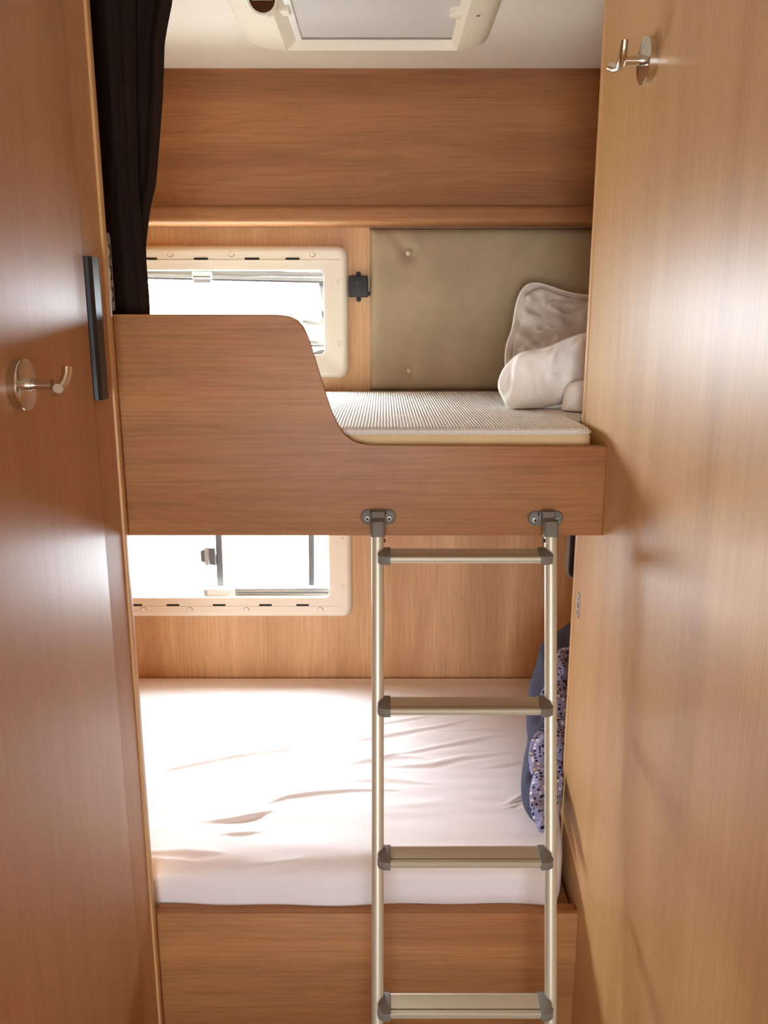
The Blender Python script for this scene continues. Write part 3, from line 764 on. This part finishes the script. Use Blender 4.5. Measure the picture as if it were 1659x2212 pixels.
# ---------------- hooks ----------------
def wall_hook(face, px, py, s, label):
    """s: +1 stands out towards +X, -1 towards -X"""
    c = WX(px, py, face); e = Vector((s, 0, 0))
    t = thing('coat_hook', c, label, 'hook')
    R = .0375
    MB().tube([c, c+e*.0005, c+e*.0125, c+e*.014, c+e*.0145], [R, R, R, R-.0008, R-.002], 56).build('base_plate', M['chrome'], t, 25)
    tip = c+e*.050
    MB().tube([c+e*.014, c+e*.022, c+e*.0225, tip], [.0088, .0088, .0076, .0076], 24).build('stem', M['chrome'], t, 25)
    k = []
    for a_, b_ in ((-.017, -.004), (-.009, -.009), (0, -.010), (.010, -.006), (.018, .002), (.024, .013), (.026, .024)):
        k.append(tip+e*(.003+(.7 if a_ < 0 else (.42 if s > 0 else .05))*abs(a_))+Vector((0, a_*s, b_)))
    MB().tube(k, [.0072]*7, 20).build('prong', M['chrome'], t, 40)
    return t
wall_hook(XL+.004, 37, 831, 1, 'round nickel coat hook on the left cabinet door')
wall_hook(XR, 1407, 131, -1, 'round nickel coat hook high on the right cabinet panel')

# ---------------- black ruler strip on the left cabinet ----------------
yr0, yr1 = 1.516, 1.580; zr1 = WX(205, 557, XL+.008).z; zr0 = WX(225, 861, XL+.008).z
ru = thing('ruler_strip', (XL, 1.555, zr0), 'black ridged plastic strip with white scale marks and numerals on the left cabinet', 'ruler')
sec = [(XL+.0003, yr0), (XL+.010, yr0+.001), (XL+.016, yr0+.006), (XL+.017, yr0+.034), (XL+.0145, yr0+.037), (XL+.0150, yr0+.041), (XL+.010, yr1-.003), (XL+.004, yr1), (XL+.0003, yr1)]
MB().loft([[Vector((a_, b_, zr0)) for a_, b_ in sec], [Vector((a_, b_, zr1)) for a_, b_ in sec]]).build('body', M['black'], ru, 20)
# marks lie on the sloping right face
p0 = Vector((XL+.0150, yr0+.041)); p1 = Vector((XL+.010, yr1-.003))
def face_pt(u, z, lift=.0005):
    q_ = p0.lerp(p1, u); n_ = Vector((p1.y-p0.y, -(p1.x-p0.x))).normalized()
    return Vector((q_.x+n_.x*lift, q_.y+n_.y*lift, z))
mb = MB()
def mark(mb, u0, u1, za, zb_):
    mb.bm.faces.new([mb.bm.verts.new(face_pt(u, z)) for u, z in ((u0, za), (u1, za), (u1, zb_), (u0, zb_))])
zs0 = zr0+.042; zs1 = zr0+.165
nt_ = 60
for i in range(nt_+1):
    z = zs0+(zs1-zs0)*i/nt_; ln = .26 if i % 10 == 0 else (.18 if i % 5 == 0 else .11)
    mark(mb, .06, .06+ln, z-.0003, z+.0003)
mb.build('scale_marks', M['white_mark'], ru, 0)
SEG = {'0': 'abcdef', '1': 'bc', '2': 'abged', '3': 'abgcd', '4': 'fgbc', '5': 'afgcd', '6': 'afgedc', '7': 'abc', '8': 'abcdefg'}
mb = MB()
for i, ch in enumerate('27322'):
    zc = zs0+(zs1-zs0)*(.07+.21*i)
    hgt, wid = .42, .010   # numeral lies on its side
    P = {'a': ((1, 0), (1, 1)), 'g': ((.5, 0), (.5, 1)), 'd': ((0, 0), (0, 1)), 'b': ((1, 1), (.5, 1)), 'c': ((.5, 1), (0, 1)), 'f': ((1, 0), (.5, 0)), 'e': ((.5, 0), (0, 0))}
    for sg_ in SEG[ch]:
        (a0, b0), (a1, b1) = P[sg_]
        u0 = .42+.42*min(a0, a1)-.03; u1 = .42+.42*max(a0, a1)+.03
        z0_ = zc+wid*min(b0, b1)-.0005; z1_ = zc+wid*max(b0, b1)+.0005
        mark(mb, u0, u1, z0_, z1_)
mb.build('numerals', M['white_mark'], ru, 0)

# slotted strip behind the cabinet edge
sv = thing('slotted_strip', (XL-.008, 1.68, zt+.01), 'pale grey slotted plastic strip behind the left cabinet edge beside the curtain', 'vent')
zz0 = WX(249, 671, XL-.007).z; zz1 = WX(239, 505, XL-.007).z; xf_ = XL-.006
pp = [Vector((xf_-.004, a_, b_)) for a_, b_ in rrect(1.650, 1.702, zz0, zz1, .006, 5)]
MB().prism(pp, (.004, 0, 0), .001, 2).build('plate', M['plastic_g'], sv, 35)
for i in range(3):
    z = zz0+.018+i*.040
    MB().box((xf_-.001, 1.688, z), (xf_+.0012, 1.694, z+.027), .0005, 1).build('slot', M['slot'], sv, 0)
    MB().tube([(xf_, 1.674, z+.013), (xf_+.002, 1.674, z+.013)], [.012, .011], 20).build('knockout', M['plastic'], sv, 35)
struct(MB().box((XL-.03, 1.6485, 0), (XL-.0105, 1.659, CEIL)).build('trim_1', M['wood_wall_l'], None, 0))

# ---------------- curtain ----------------
rt = [(375, -20), (372, 10), (362, 60), (356, 95), (352, 200), (344, 320), (338, 400), (328, 440), (322, 480), (316, 530), (317, 570), (320, 620), (323, 690)]
YC = 1.752
zr = [(WY(px, py, YC).z, WY(px, py, YC).x) for px, py in rt]
zr.sort(); zq = np.array([a_ for a_, b_ in zr]); xq = np.array([b_ for a_, b_ in zr])
ztop = CEIL-.004; zbot = MT1+.002
nz2, nu = 90, 130; verts = []; faces = []
for i in range(nz2+1):
    z = zbot+(ztop-zbot)*i/nz2; xr = float(np.interp(z, zq, xq)); v = i/nz2
    xl_ = -.70+.04*v
    for j in range(nu+1):
        u = j/nu
        x = xl_+(xr-xl_)*u
        am = .014*(.45+.55*v)*math.sin(math.pi*min(1, (1-u)*8)/2)
        y = YC+am*math.sin(u*17+.4*math.sin(z*3))+am*.45*math.sin(u*41+z*2)+.004*noise.noise(Vector((x*12, 0, z*5)))
        y += .02*(1-v)*u*0
        verts.append((x, y, z))
for i in range(nz2):
    for j in range(nu):
        a_ = i*(nu+1)+j; faces.append((a_, a_+1, a_+nu+2, a_+nu+1))
me = bpy.data.meshes.new('curtain'); me.from_pydata(verts, [], faces); me.update()
bm_ = bmesh.new(); bm_.from_mesh(me); bmesh.ops.solidify(bm_, geom=bm_.faces[:], thickness=.0025); bmesh.ops.recalc_face_normals(bm_, faces=bm_.faces); bm_.to_mesh(me); bm_.free()
cu = thing('curtain', (-.6, YC, zbot), 'dark brown curtain hanging gathered at the left end of the upper bunk', 'curtain')
link('drape', me, M['curtain'], cu, 60)
# front fold laid over it
verts = []; faces = []
fl = [(288, -20), (290, 200), (296, 400), (303, 480), (312, 560), (319, 640), (321, 690)]
YC2 = 1.727
zr = sorted([(WY(px, py, YC2).z, WY(px, py, YC2).x) for px, py in fl]); zq = np.array([a_ for a_, b_ in zr]); xq = np.array([b_ for a_, b_ in zr])
for i in range(nz2+1):
    z = zbot+(ztop-zbot)*i/nz2; xr = float(np.interp(z, zq, xq)); v = i/nz2; xl_ = -.525+.0*v
    xr = max(xr, xl_+.02)
    for j in range(41):
        u = j/40; x = xl_+(xr-xl_)*u
        y = YC2+.003+.006*math.sin(u*11+.8+z)*(.4+.6*v)*(1-u*.3)+.012*(u**6)
        verts.append((x, y-.004, z))
for i in range(nz2):
    for j in range(40):
        a_ = i*41+j; faces.append((a_, a_+1, a_+42, a_+41))
me = bpy.data.meshes.new('front_fold'); me.from_pydata(verts, [], faces); me.update()
bm_ = bmesh.new(); bm_.from_mesh(me); bmesh.ops.solidify(bm_, geom=bm_.faces[:], thickness=.002); bmesh.ops.recalc_face_normals(bm_, faces=bm_.faces); bm_.to_mesh(me); bm_.free()
link('front_fold', me, M['curtain'], cu, 60)

# strike plate on the right cabinet near its edge
c0 = WX(1252, 1282, XR); c1 = WX(1248, 1334, XR)
sp = thing('strike_plate', (XR, (c0.y+c1.y)/2, c1.z), 'tiny metal plate with two screws near the edge of the right cabinet', 'plate')
yc = (c0.y+c1.y)/2
pp = [Vector((XR+.0005, a_, b_)) for a_, b_ in ((yc-.012, c1.z+.010), (yc-.012, c0.z-.010), (yc-.004, c0.z), (yc+.010, c0.z), (yc+.010, c1.z), (yc-.004, c1.z))]
MB().prism(pp, (-.002, 0, 0), .0004, 1).build('plate', M['steel'], sp, 30)
for z in (c1.z+.014, c0.z-.014):
    MB().cyl((XR-.0014, yc, z), (-1, 0, 0), .0045, .0012, 14, .0005).build('screw', M['grey_dk'], sp)
MB().box((XR-.0022, yc-.003, c1.z+.024), (XR-.0014, yc+.003, c0.z-.024)).build('latch_slot', M['slot'], sp, 0)

for o in bpy.data.objects:
    if '_org' in o: del o['_org']
